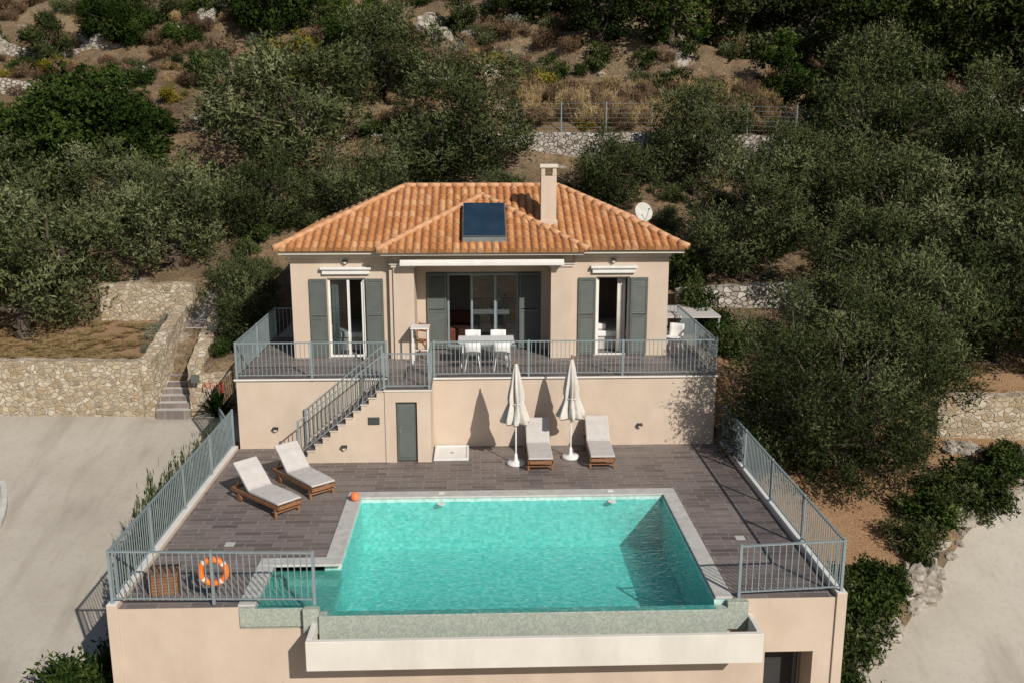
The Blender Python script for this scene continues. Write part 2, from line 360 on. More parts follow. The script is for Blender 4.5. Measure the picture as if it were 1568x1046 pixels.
b.box(-4.2,-2.85,yf,-7.2,-.44,-.30,'mosaic_grey')
b.box(-2.95,-2.852,yf,-7.2,-1.44,-.45,'mosaic')
b.box(-4.2,-2.85,-7.6,-7.21,-.30,-.17,'mosaic_grey')
b.box(-4.2,-3.2,-7.2,-7.0,-.44,-.003,'mosaic_grey')
b.box(-4.49,-4.2,yf,-7.0,-.44,-.02,'mosaic_grey')
b.obj('basin',pool)
b=MB()
b.box(-3.0,4.6,-9.2,-9.003,-1.0,-.11,'mosaic_grey')
b.box(-4.49,-3.0,-9.02,-9.0,-.40,-.03,'mosaic_grey'); 
b.box(4.6,5.0,-9.14,-9.003,-.55,.0,'mosaic_grey'); b.box(-3.3,-3.0,-9.14,-9.003,-.5,.0,'mosaic_grey')
b.obj('infinity_weir',pool,bevel=.01)
b=MB()
b.box(-3.2,4.73,-3.78,-3.4,-.016,.035,'coping')
b.box(4.4,4.73,-8.98,-3.782,-.016,.035,'coping')
b.box(-3.2,-2.85,-7.0,-3.782,-.016,.035,'coping')
b.box(-4.52,-2.85,-7.35,-7.003,-.016,.035,'coping')
b.box(-4.52,-4.2,-8.98,-7.353,-.016,.035,'coping')
b.obj('coping',pool,bevel=.012)
b=MB(); b.face([(-2.85,-9.19,-.10),(4.39,-9.19,-.10),(4.39,-3.78,-.10),(-2.85,-3.78,-.10)],'water')
b.face([(-4.2,-8.99,-.10),(-2.85,-8.99,-.10),(-2.85,-7.3,-.10),(-4.2,-7.3,-.10)],'water')
b.obj('water_surface',pool)
b=MB()
for x in(-.95,3.15):
    b.lathe([(0,.012),(.10,.012),(.10,0)],(x,-3.92,-.095),'white',16)
    b.box(x-.07,x+.07,-3.62,-3.50,.036,.05,'white')
b.obj('skimmer_lids',pool)
b=MB()
zt0,zt1=-.86,-.28
b.box(-3.15,5.1,-9.80,-9.70,zt0,zt1,'white_stucco'); b.box(-3.15,-3.05,-9.70,-9.02,zt0,zt1,'white_stucco'); b.box(5.0,5.1,-9.70,-9.02,zt0,zt1,'white_stucco')
b.box(-3.05,5.0,-9.70,-9.205,zt0,zt0+.12,'white_stucco')
b.obj('overflow_trough',pool,bevel=.01)

# ------------------------------------------------------------------ upper terrace & house
villa=empty('villa')
b=MB()
b.box(-6.65,6.55,.02,9.0,-1.0,1.95,'stucco'); 
b.obj('base_wall',villa)
b=MB()
b.box(-6.70,6.60,-.04,2.6,1.95,2.0,'white','deck'); b.box(-6.70,-5.45,2.6,5.3,1.95,2.0,'white','deck'); b.box(5.45,6.60,2.6,5.3,1.95,2.0,'white','deck')
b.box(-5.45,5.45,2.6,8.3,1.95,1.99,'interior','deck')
b.obj('terrace_floor',villa)
st=empty('staircase',parent=villa)
b=MB()
n=11; x0=-4.78; x1=-2.5; g=(x1-x0)/n
for i in range(n-0):
    z=2.0*(i+1)/n*0.985
    b.box(x0+i*g,x0+(i+1)*g,-1.22,.018,0.001,z-.03,'stucco'); b.box(x0+i*g-.02,x0+(i+1)*g-.002,-1.25,.016,z-.03,z,'stucco_trim','deck')
b.obj('steps',st)
b=MB()
b.box(-2.498,-2.22,-1.25,-.04,.001,1.96,'stucco'); b.box(-1.66,-1.30,-1.25,-.04,.001,1.96,'stucco'); b.box(-2.22,-1.66,-1.25,-.04,1.66,1.96,'stucco')
b.box(-2.22,-1.66,-1.1,-.04,.001,1.66,'stucco')
b.box(-2.52,-1.27,-1.28,-.042,1.96,2.0,'white','deck')
b.obj('landing',st)
b=MB(); b.box(-2.19,-1.69,-1.17,-1.12,.03,1.63,'shutter')
for i in range(26): 
    z=.14+i*.055; b.hexa([(-2.14,-1.19,z),(-1.74,-1.19,z),(-1.74,-1.17,z),(-2.14,-1.17,z),(-2.14,-1.172,z+.045),(-1.74,-1.172,z+.045),(-1.74,-1.168,z+.045),(-2.14,-1.168,z+.045)],'shutter')
b.cyl((-2.12,-1.21,.85),(-2.12,-1.17,.85),.02,.02,'rail'); b.obj('storage_door',st)
b=MB(); b.box(-2.95,-2.65,-1.24,-1.218,1.05,1.25,'black')
for i in range(5): b.box(-2.94,-2.66,-1.25,-1.24,1.07+i*.037,1.085+i*.037,'shutter')
b.obj('wall_vent',st)
def lamp(x,y,z,name='wall_lamp',parent=None):
    b=MB()
    b.cyl((x,y,z),(x,y-.03,z),.07,.07,'black',16); b.cyl((x,y-.03,z),(x,y-.09,z),.055,.045,'stucco_trim',16)
    b.hexa([(x-.08,y-.11,z+.02),(x+.08,y-.11,z+.02),(x+.08,y,z+.02),(x-.08,y,z+.02),(x-.07,y-.09,z+.07),(x+.07,y-.09,z+.07),(x+.07,y,z+.07),(x-.07,y,z+.07)],'black')
    return b.obj(name,parent)
lamp(-5.65,.02,.55,parent=villa); lamp(-3.6,-1.22,.42,parent=villa); lamp(4.45,.02,.55,parent=villa)
lamp(-3.9,2.38,4.85,parent=villa); lamp(3.95,2.38,4.85,parent=villa)

def rail(name,pts,h=1.0,sp=.115,parent=None,postsp=2.3):
    b=MB(); up=Vector((0,0,1)); first=True
    for a,c in zip(pts[:-1],pts[1:]):
        a=Vector(a);c=Vector(c); hl=math.hypot(c.x-a.x,c.y-a.y); d=(c-a).normalized()*.026
        n=max(1,round(hl/postsp))
        b.beam(a+d+up*h,c-d+up*h,.05,.028,'rail'); b.beam(a+d+up*.09,c-d+up*.09,.035,.02,'rail')
        for i in range(0 if first else 1,n+1):
            p=a+(c-a)*i/n; b.beam(p-up*.02,p+up*(h+.035),.052,.052,'rail')
        first=False
        nb=int(hl/sp)
        for i in range(1,nb):
            p=a+(c-a)*i/nb; b.beam(p+up*.095,p+up*(h-.01),.016,.016,'rail')
    return b.obj(name,parent)
zk=.10
rail('pool_railing',[(-6.8,-.05,zk),(-6.8,-8.95,zk),(-3.1,-8.95,0.02)],1.02)
rail('pool_railing',[(6.8,-.05,zk),(6.8,-8.95,zk),(4.85,-8.95,0.02)],1.02)
rail('terrace_railing',[(-5.5,5.2,2),(-6.62,5.2,2),(-6.62,.04,2),(-2.55,.04,2)],.98)
rail('terrace_railing',[(-1.25,.04,2),(6.52,.04,2),(6.52,5.2,2),(5.65,5.2,2)],.98)
rail('stair_railing',[(-4.8,-1.2,.17),(-2.5,-1.2,2.0),(-1.33,-1.2,2.0),(-1.33,-.0,2.0)],.95)
rail('stair_railing',[(-4.8,-.06,.17),(-2.66,-.06,1.95)],.95)
rail('gate_railing',[(-7.6,1.6,-.3),(-6.95,.1,-.3)],1.0)

HX0,HX1,HY0,HY1=-5.5,5.6,2.4,8.4; zt=5.12; zf=2.0
b=MB()
def W(x0,x1,y0,y1,z0,z1): b.box(x0,x1,y0,y1,z0,z1,'stucco')
t=.3
W(HX0,-4.45,HY0,HY0+t,zf,zt); W(-4.45,-3.34,HY0,HY0+t,4.38,zt); W(-3.34,-2.5,HY0,HY0+t,zf,zt)
W(2.72,3.46,HY0,HY0+t,zf,zt); W(3.46,4.46,HY0,HY0+t,4.38,zt); W(4.46,HX1,HY0,HY0+t,zf,zt)
W(HX0,HX0+t,HY0+t,HY1,zf,zt); W(HX1-t,HX1,HY0+t,HY1,zf,zt); W(HX0+t,HX1-t,HY1-t,HY1,zf,zt)
W(-2.5,-1.9,2.15,3.4,zf,4.86); W(2.1,2.72,2.15,3.4,zf,4.86); W(-2.5,2.72,2.15,2.6,4.86,zt); W(-1.9,2.1,2.6,3.4,4.86,zt)
W(-2.62,-2.5,2.22,2.4,zf,zt); 
W(-2.5,-1.62,3.4,3.65,zf,zt); W(1.88,2.72,3.4,3.65,zf,zt); W(-1.62,1.88,3.4,3.65,4.4,zt)
b.obj('walls',villa)
b=MB()
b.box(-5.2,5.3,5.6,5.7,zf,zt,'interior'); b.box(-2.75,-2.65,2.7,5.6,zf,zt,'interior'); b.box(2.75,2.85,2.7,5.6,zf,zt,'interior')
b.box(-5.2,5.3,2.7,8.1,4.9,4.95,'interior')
b.obj('interior_walls',villa)
b=MB()
for x0_,x1_ in((-2.56,-1.84),(2.04,2.78)): b.box(x0_,x1_,2.10,2.6,4.72,4.80,'stucco_trim'); b.box(x0_-.05,x1_+.05,2.06,2.6,4.80,4.855,'stucco_trim')
b.box(-5.56,-2.63,2.34,2.398,4.98,5.1,'stucco_trim'); b.box(2.80,5.66,2.34,2.398,4.98,5.1,'stucco_trim')
b.obj('cornice',villa,bevel=.012)
def frame(b,x0,x1,y,z0,z1,k,w=.07,mul=(),tr=()):
    b.box(x0,x0+w,y,y+.07,z0,z1,k); b.box(x1-w,x1,y,y+.07,z0,z1,k); b.box(x0+w,x1-w,y,y+.07,z1-w,z1,k); b.box(x0+w,x1-w,y,y+.07,z0,z0+w,k)
    for m_ in mul: b.box(m_-w*.6,m_+w*.6,y-.004,y+.066,z0+w,z1-w,k)
b=MB(); frame(b,-4.45,-3.34,2.5,2.0,4.38,'white',.06,(-3.86,)); b.box(-4.37,-3.92,2.53,2.54,2.08,4.3,'glass')
for z0_,z1_ in((2.06,2.14),(4.24,4.32)): b.box(-3.41,-3.37,2.0,2.45,z0_,z1_,'white')
b.box(-3.41,-3.37,1.95,2.02,2.06,4.32,'white'); b.box(-3.41,-3.37,2.43,2.5,2.06,4.32,'white')
b.obj('french_door',villa)
b=MB(); frame(b,3.46,4.46,2.5,2.0,4.38,'white',.045); b.box(3.51,3.56,2.56,3.1,2.05,4.3,'white'); b.obj('french_door',villa)
b=MB()
for i in range(9):
    b.cyl((-4.36+.05*(i%4)+.0,2.72+.02*(i%2),2.05),(-4.36+.05*(i%4),2.72+.02*(i%2),4.3),.03,.03,'canvas',8) if i<4 else b.cyl((4.16+.05*(i-4),2.74+.02*(i%2),2.05),(4.16+.05*(i-4),2.74+.02*(i%2),4.3),.03,.03,'canvas',8)
b.obj('curtains',villa,smooth=True)
b=MB()
for a,c in((-4.58,-3.2),(3.33,4.6)):
    b.box(a,c,2.30,2.396,4.50,4.64,'white'); b.box(a-.05,c+.05,2.24,2.394,4.64,4.72,'white')
b.obj('door_lintels',villa,bevel=.01)
def shutter(b,x0,x1,y,z0,z1):
    f=.06; yb=y+.045
    b.box(x0,x0+f,y,yb,z0,z1,'shutter'); b.box(x1-f,x1,y,yb,z0,z1,'shutter')
    for z in (z0,(z0+z1)/2-.04,z1-.08): b.box(x0+f,x1-f,y,yb,z,z+.08,'shutter')
    z=z0+.09
    while z<z1-.1:
        if abs(z-(z0+z1)/2)>.06:
            b.hexa([(x0+f,y+.002,z),(x1-f,y+.002,z),(x1-f,y+.014,z),(x0+f,y+.014,z),(x0+f,y+.028,z+.05),(x1-f,y+.028,z+.05),(x1-f,y+.04,z+.05),(x0+f,y+.04,z+.05)],'shutter')
        z+=.052
b=MB()
for a,c in((-4.97,-4.47),(-3.32,-2.82),(2.93,3.44),(4.48,4.99)): shutter(b,a,c,2.335,2.05,4.36)
shutter(b,-1.6,-1.0,3.33,2.04,4.36); shutter(b,1.22,1.84,3.33,2.04,4.36)
b.obj('shutters',villa)
b=MB(); frame(b,-1.62,1.88,3.42,2.0,4.4,'shutter',.06)
frame(b,-.98,-.2,3.47,2.06,4.34,'rail',.06); frame(b,-.28,.55,3.50,2.06,4.34,'rail',.07); frame(b,.45,1.2,3.47,2.06,4.34,'rail',.06)
b.box(-.20,.47,3.53,3.54,2.12,4.28,'glass'); b.box(.52,1.13,3.50,3.51,2.12,4.28,'glass')
b.obj('sliding_doors',villa)
b=MB(); b.box(-4.9,-3.2,3.3,5.3,2.0,2.4,'fabric'); b.box(-4.9,-3.2,3.25,5.35,2.4,2.58,'plastic'); b.obj('bed',villa,bevel=.04)
b=MB(); b.box(3.2,4.9,3.2,5.3,2.0,2.4,'fabric'); b.box(3.2,4.9,3.15,5.35,2.4,2.58,'plastic'); b.box(3.25,3.9,3.3,3.6,2.6,2.78,'white'); b.obj('bed',villa,bevel=.04)
b=MB(); b.box(-1.2,-.3,4.3,5.2,2.0,2.45,'brownfab'); b.box(-1.2,-.3,5.1,5.35,2.45,2.85,'brownfab'); b.box(.3,1.5,4.7,5.3,2.0,2.9,'wood'); b.obj('sofa',villa,bevel=.04)
b=MB(); b.beam((-2.28,1.95,4.90),(2.45,1.95,4.90),.16,.15,'white'); b.beam((-2.28,1.83,4.86),(2.45,1.83,4.86),.05,.12,'white')
b.box(-2.3,-2.2,2.032,2.148,4.87,4.98,'white'); b.box(2.37,2.47,2.032,2.148,4.87,4.98,'white'); b.obj('awning',villa,bevel=.02)

# roof
ROOFC=.1; EXa=5.95; ya,yb_=1.9,8.9; ze=5.25; SL=.4429
def roof_face(name,O,e,width,run,zeave,planes,up):
    pitch=.225; course=.36; L=run*math.sqrt(1+SL*SL)
    e=Vector(e);upv=Vector(up); s=(upv+Vector((0,0,SL))).normalized(); nrm=e.cross(s); 
    if nrm.z<0: nrm=-nrm
    nu=int(width/pitch)*8; us=np.linspace(0,width,nu+1)
    prof=np.abs(np.cos(np.pi*us/pitch))**.9*.085
    rows=[];k=0
    while k*course<L:
        a=k*course; c_=min(L,(k+1)*course)
        rows.append((a,.036,k)); rows.append(((a+c_)/2,.018,k)); rows.append((c_-.002,0.0,k)); k+=1
    V=[];UV=[]
    for s_,hh,k in rows:
        for j,u in enumerate(us):
            jt=.012*math.sin(k*12.9+math.floor(u/pitch+.5)*7.7)
            V.append(Vector(O)+e*float(u)+s*(s_+jt)+nrm*(hh+float(prof[j]))); UV.append((u/pitch+.5,k+.5))
    nu1=len(us); F=[]
    for r in range(len(rows)-1):
        for j in range(nu1-1):
            a=r*nu1+j; F.append((a,a+1,a+nu1+1,a+nu1))
    bm=bmesh.new(); uvl=bm.loops.layers.uv.new('UVMap'); bv=[bm.verts.new(v) for v in V]
    for q in F:
        f=bm.faces.new([bv[i] for i in q])
        f.smooth=False
        for lp,i in zip(f.loops,q): lp[uvl].uv=UV[i]
    base=[bm.verts.new(Vector(O)+e*float(u)-nrm*.03) for u in us]
    for j in range(nu1-1):
        f=bm.faces.new([base[j],base[j+1],bv[j+1],bv[j]])
        for lp in f.loops: lp[uvl].uv=(us[j]/pitch+.5,.5)
    for co,no in planes:
        bmesh.ops.bisect_plane(bm,geom=bm.verts[:]+bm.edges[:]+bm.faces[:],plane_co=co,plane_no=no,clear_outer=True)
    bmesh.ops.recalc_face_normals(bm,faces=bm.faces[:])
    me=bpy.data.meshes.new(name); bm.to_mesh(me); bm.free(); me.materials.append(M['tile'])
    o=bpy.data.objects.new(name,me); COL.objects.link(o); o.parent=villa; return o
XL,XR=ROOFC-EXa,ROOFC+EXa
hipFL=((XL,ya,0),(-1,1,0)); hipFR=((XR,ya,0),(1,1,0)); hipBL=((XL,yb_,0),(-1,-1,0)); hipBR=((XR,yb_,0),(1,-1,0))
neg=lambda pl:(pl[0],tuple(-q for q in pl[1]))
roof_face('roof_front',(XL,ya,ze),(1,0,0),2*EXa,3.5,ze,[hipFL,hipFR],(0,1,0))
roof_face('roof_back',(XL,yb_,ze),(1,0,0),2*EXa,3.5,ze,[hipBL,hipBR],(0,-1,0))
roof_face('roof_side_l',(XL,ya,ze),(0,1,0),7.0,3.5,ze,[neg(hipFL),neg(hipBL)],(1,0,0))
roof_face('roof_side_r',(XR,ya,ze),(0,1,0),7.0,3.5,ze,[neg(hipFR),neg(hipBR)],(-1,0,0))
BX0,BX1,BY,BZ=-2.9,3.1,1.6,5.23
bL=((BX0,BY,0),(-1,1,0)); bR=((BX1,BY,0),(1,1,0))
roof_face('bay_front',(BX0,BY,BZ),(1,0,0),6.0,3.0,BZ,[bL,bR],(0,1,0))
roof_face('bay_side_l',(BX0,BY,BZ),(0,1,0),3.4,3.0,BZ,[neg(bL)],(1,0,0))
roof_face('bay_side_r',(BX1,BY,BZ),(0,1,0),3.4,3.0,BZ,[neg(bR)],(-1,0,0))
b=MB()
def caps(p0,p1,r=.09,seg=.36):
    p0=Vector(p0);p1=Vector(p1);n=max(1,int((p1-p0).length/seg))
    for i in range(n):
        a=p0+(p1-p0)*i/n; c=p0+(p1-p0)*(i+1.12)/n; b.cyl(a,c,r*1.12,r*.88,'tilecap',10,True)
zr=ze+3.5*SL; o_=.07
caps((XL,ya,ze+o_),(XL+3.5,5.4,zr+o_)); caps((XR,ya,ze+o_),(XR-3.5,5.4,zr+o_)); caps((XL,yb_,ze+o_),(XL+3.5,5.4,zr+o_)); caps((XR,yb_,ze+o_),(XR-3.5,5.4,zr+o_))
caps((XL+3.5,5.4,zr+o_+.01),(XR-3.5,5.4,zr+o_+.01))
zb=BZ+3*SL; caps((BX0,BY,BZ+o_),(.1,4.6,zb+o_)); caps((BX1,BY,BZ+o_),(.1,4.6,zb+o_)); caps((.1,4.5,zb+o_),(.1,4.95,zb+o_))
b.obj('ridge_tiles',villa,smooth=True)
b=MB(); b.box(XL+.1,XR-.1,ya+.1,yb_-.1,5.121,5.20,'stucco_trim'); b.box(BX0+.1,BX1-.1,BY+.1,ya+.098,5.119,5.19,'stucco_trim')
b.obj('soffit',villa)
b=MB(); cx,cy=2.08,3.35
b.box(cx-.23,cx+.23,cy-.22,cy+.22,5.3,7.28,'stucco'); b.box(cx-.27,cx+.27,cy-.26,cy+.26,5.7,5.98,'stucco')
for sx in(-1,1):
    for sy in(-1,1): b.box(cx+sx*.17-.06,cx+sx*.17+.06,cy+sy*.16-.06,cy+sy*.16+.06,7.28,7.52,'stucco')
b.box(cx-.11,cx+.11,cy-.10,cy+.10,7.281,7.3,'dark')
b.box(cx-.27,cx+.27,cy-.26,cy+.26,7.52,7.62,'stucco_trim'); b.obj('chimney',villa,bevel=.01)
b=MB(); s=Vector((0,1,SL)).normalized(); nn=Vector((0,-SL,1)).normalized(); c=Vector((.16,2.02,5.23+.42*SL))+nn*.18
hw=.63; L=2.0
def slab(c0,w0,w1,l0,l1,h0,h1,k):
    e=Vector((1,0,0)); P_=[c0+e*a+s*l+nn*h for h in(h0,h1) for a,l in((w0,l0),(w1,l0),(w1,l1),(w0,l1))]; b.hexa(P_,k)
slab(c,-hw,hw,0,L,0,.07,'shutter'); slab(c,-hw+.03,hw-.03,.03,L-.03,.072,.085,'solar')
slab(c,-hw,hw,-.06,-.02,-.12,.03,'rail'); slab(c,-hw,hw,L-.3,L-.25,-.12,0,'rail')
b.cyl(c+Vector((hw,0,0))+s*L,c+Vector((hw+.2,.1,-.05))+s*L,.02,.02,'wood'); b.obj('solar_panel',villa)
dsh=empty('satellite_dish',(5.25,5.0,5.35)); b=MB()
b.cyl((0,0,0),(0,0,.55),.022,.022,'rail'); b.cyl((0,0,.45),(0,.0,.62),.035,.03,'rail')
b.obj('mast',dsh)
b=MB(); prof=[(r_,.45*r_*r_-.04) for r_ in np.linspace(0.001,.31,9)]; b.lathe(prof,(0,0,0),'coping',28); prof2=[(r_,z_-.012) for r_,z_ in prof]; b.lathe(prof2,(0,0,0),'coping',28)
b.cyl((0,-.28,.02),(0,-.02,.34),.008,.008,'rail'); b.cyl((0,-.02,.32),(0,-.02,.40),.022,.022,'rail')
o=b.obj('reflector',dsh,smooth=True); o.location=(0,-.06,.72); o.rotation_euler=(math.radians(68),0,math.radians(20))

# ------------------------------------------------------------------ furniture
def lounger(x,y,rot,up=38):
    root=empty('sun_lounger',(x,y,0.0),rot)
    b=MB(); L=1.95
    for sx in(-.31,.31):
        b.beam((sx,0,.26),(sx,L,.26),.04,.08,'wood')
        b.beam((sx,.14,0),(sx,.14,.24),.05,.06,'wood'); b.beam((sx,1.62,.1),(sx,1.62,.24),.05,.06,'wood')
        b.cyl((sx-.02,1.62,.10),(sx+.02,1.62,.10),.10,.10,'wood',14)
    b.beam((-.31,.02,.26),(.31,.02,.26),.04,.08,'wood'); b.beam((-.31,L-.02,.26),(.31,L-.02,.26),.04,.08,'wood'); b.beam((-.3,.14,.12),(.3,.14,.12),.04,.04,'wood')
    for i in range(11): b.box(-.29,.29,.07+i*.105,.14+i*.105,.302,.32,'wood')
    a=math.radians(up); hy,hz_=1.2,.32; ca,sa=math.cos(a),math.sin(a)
    for i in range(7):
        q0=.04+i*.105; b.beam((-.29,hy+(q0+.03)*ca,hz_+(q0+.03)*sa),(.29,hy+(q0+.03)*ca,hz_+(q0+.03)*sa),.018,.07,'wood',up=(0,ca,sa))
    for sx in(-.27,.27):
        b.beam((sx,hy,hz_-.02),(sx,hy+.78*ca,hz_-.02+.78*sa),.03,.04,'wood'); b.beam((sx,hy+.45*ca,hz_+.45*sa),(sx,hy+.66,.27),.025,.025,'wood')
    b.obj('frame',root)
    path=[(0.02,.33),(.4,.33),(.8,.33),(1.16,.33)]+[(hy+.02+q*ca,hz_+.02+q*sa) for q in(.06,.3,.55,.82)]
    b=MB(); wv=.32
    for k,(yy_,zz_) in enumerate(path):
        dy,dz=(0,1) if k<4 else (-sa,ca)
        T=.075 if k not in(0,len(path)-1) else .05
        b.v+=[(-wv,yy_,zz_),(wv,yy_,zz_),(wv,yy_+dy*T*.8,zz_+dz*T*.8),(wv-.03,yy_+dy*T,zz_+dz*T),(-wv+.03,yy_+dy*T,zz_+dz*T),(-wv,yy_+dy*T*.8,zz_+dz*T*.8)]
    m_=b.mi('fabric')
    for k in range(len(path)-1):
        for j in range(6):
            b.f.append((k*6+j,k*6+(j+1)%6,(k+1)*6+(j+1)%6,(k+1)*6+j)); b.m.append(m_)
    b.f.append(tuple(range(5,-1,-1))); b.m.append(m_); q=(len(path)-1)*6; b.f.append(tuple(range(q,q+6))); b.m.append(m_)
    b.obj('cushion',root,bevel=.012)
    return root
lounger(1.55,-2.12,0,42); lounger(3.17,-2.0,math.radians(-1),42)
lounger(-4.35,-4.75,math.radians(46),44); lounger(-3.75,-3.68,math.radians(40),44)
def parasol(x,y,rot,k=1.0):
    root=empty('closed_parasol',(x,y,0.001),rot); b=MB()
    b.lathe([(0,.0),(.24,.0),(.25,.05),(.20,.09),(.06,.10),(.05,.16),(.035,.30),(0,.30)],(0,0,0),'plastic',28); b.obj('base',root,smooth=True)
    b=MB(); b.cyl((0,0,.1),(0,0,2.72),.022,.022,'plastic',12); b.lathe([(0,2.86),(.025,2.84),(.03,2.76),(.02,2.7)],(0,0,0),'wood',10); b.obj('pole',root)
    prof=[(.035,2.74),(.07,2.62),(.10,2.45),(.13,2.2),(.16,1.95),(.17,1.8),(.155,1.68),(.20,1.5),(.25,1.32),(.29,1.18),(.26,1.13),(.12,1.3)]
    def mod(t,j,z):
        a=min(1,(2.75-z)*1.3); return 1+a*(.34*math.cos(7*t+.7*math.sin(3*z*k))+.12*math.cos(5*t+z*4)+.10*math.cos(13*t+k))
    b=MB(); b.lathe(prof,(0,0,0),'canvas',80,mod); o=b.obj('canopy',root,smooth=True)
    b=MB()
    for i in range(8):
        t=i*math.pi/4+.2; b.cyl((.16*math.cos(t),.16*math.sin(t),1.15),(.05*math.cos(t),.05*math.sin(t),2.6),.008,.008,'wood',5)
    b.torus((0,0,1.68),(0,0,1),.16,.018,'canvas',20,6); b.obj('ribs_and_tie',root)
    return root
parasol(.93,-1.5,0.2,1.0); parasol(2.42,-1.05,1.1,1.7)
b=MB(); b.box(-1.25,-.32,-1.16,-.03,.002,.03,'plastic'); b.box(-1.25,-.32,-1.16,-1.10,.03,.055,'plastic'); b.box(-1.25,-.32,-.09,-.03,.03,.055,'plastic'); b.box(-1.25,-1.19,-1.10,-.09,.03,.055,'plastic'); b.box(-.38,-.32,-1.10,-.09,.03,.055,'plastic'); b.cyl((-.78,-.6,.03),(-.78,-.6,.036),.05,.05,'rail',14)
b.obj('shower_tray',bevel=.008)
b=MB(); b.torus((0,0,0),(0,1,0),.235,.06,'orange',32,12,kf=lambda i:'white' if i%8==0 else 'orange')
for i in range(4):
    t=math.pi/4+i*math.pi/2; t2=t+math.pi/2; b.cyl((.30*math.cos(t),0,.30*math.sin(t)),(.30*math.cos(t2),-.0,.30*math.sin(t2)),.008,.008,'white',6)
b.obj('lifebuoy',loc=(-4.95,-8.87,.66),smooth=True)
b=MB(); prof=[(.11*math.sin(a),.11-.11*math.cos(a)) for a in np.linspace(0.001,math.pi-.001,14)]; b.lathe(prof,(0,0,0),'red',20)
b.obj('beach_ball',loc=(-2.98,-3.98,.035),smooth=True)
bk=empty('wicker_basket',(-6.05,-8.3,0.001),.15); b=MB(); b.box(-.26,.26,-.2,.2,0,.38,'wicker'); b.box(-.28,.28,-.22,.22,.38,.44,'wicker'); 
for i in range(6): b.box(-.265,.265,-.208,-.2,.03+i*.06,.06+i*.06,'wood')
b.obj('body',bk,bevel=.02)
b=MB()
for (x,y) in((-5.35,-6.25),(5.6,-6.3)): b.box(x-.1,x+.1,y-.1,y+.1,.002,.008,'coping')
b.obj('deck_drains')
tb=empty('dining_table',(.18,1.45,2.001)); b=MB(); b.box(-.8,.8,-.42,.42,.71,.745,'plastic')
for sx in(-.72,.72):
    for sy in(-.36,.36): b.cyl((sx*.98,sy,0),(sx*.9,sy*.9,.71),.02,.028,'plastic',8)
b.box(-.74,.74,-.38,.38,.66,.708,'plastic'); b.obj('table',tb,bevel=.008)
def chair(x,y,rot):
    root=empty('dining_chair',(x,y,2.001),rot); b=MB()
    prof=[(.22,.43),(.18,.45),(0,.43),(-.16,.44),(-.22,.52),(-.25,.66),(-.27,.82)]
    nx=7
    for (yy_,zz_) in prof:
        for j in range(nx):
            q=(j/(nx-1)-.5)*2; b.v.append((q*.23,yy_+(.05*q*q if zz_>.5 else 0),zz_+(.03*q*q if zz_<.5 else 0)))
    for k in range(len(prof)-1):
        for j in range(nx-1): b.f.append((k*nx+j,k*nx+j+1,(k+1)*nx+j+1,(k+1)*nx+j)); b.m.append(b.mi('plastic'))
    o=b.obj('shell',root,smooth=True); sd=o.modifiers.new('s','SOLIDIFY'); sd.thickness=.014
    b=MB()
    for sx in(-1,1):
        for sy in(-1,1): b.cyl((sx*.22,sy*.21,0),(sx*.15,sy*.14,.43),.012,.014,'plastic',8)
    b.obj('legs',root)
chair(-.2,.82,0); chair(.6,.82,.1); chair(-.2,2.1,math.pi); chair(.55,2.1,math.pi)
bt=empty('bar_table',(-1.72,1.75,2.001)); b=MB(); b.box(-.27,.27,-.27,.27,1.02,1.06,'plastic')
for sx in(-.22,.22):
    for sy in(-.22,.22): b.beam((sx,sy,0),(sx,sy,1.018),.04,.04,'plastic')
b.beam((-.2,-.22,.3),(.2,-.22,.3),.03,.03,'plastic'); b.beam((-.2,.22,.3),(.2,.22,.3),.03,.03,'plastic'); b.obj('table',bt,bevel=.006)
bs=empty('folding_chair',(-1.75,2.6,2.001),2.6); b=MB()
for sx in(-.2,.2): b.beam((sx,.2,0),(sx,-.22,.95),.03,.03,'wood'); b.beam((sx*.9,-.2,0),(sx*.9,.2,.45),.03,.03,'wood')
for i in range(5): b.box(-.19,.19,-.2+i*.085,-.14+i*.085,.44,.46,'wood')
for i in range(3): b.beam((-.2,-.15-.03*i,.72+.09*i),(.2,-.15-.03*i,.72+.09*i),.015,.06,'wood')
b.obj('frame',bs)
chair(5.95,2.9,2.6)
pg=empty('side_canopy',(6.9,5.6,1.9)); b=MB()
b.box(-.9,.9,-1.0,1.0,.78,.84,'fabric')
for sx in(-.85,.85):
    for sy in(-.95,.95): b.beam((sx,sy,0),(sx,sy,.778),.06,.06,'rail')
b.obj('roof',pg)

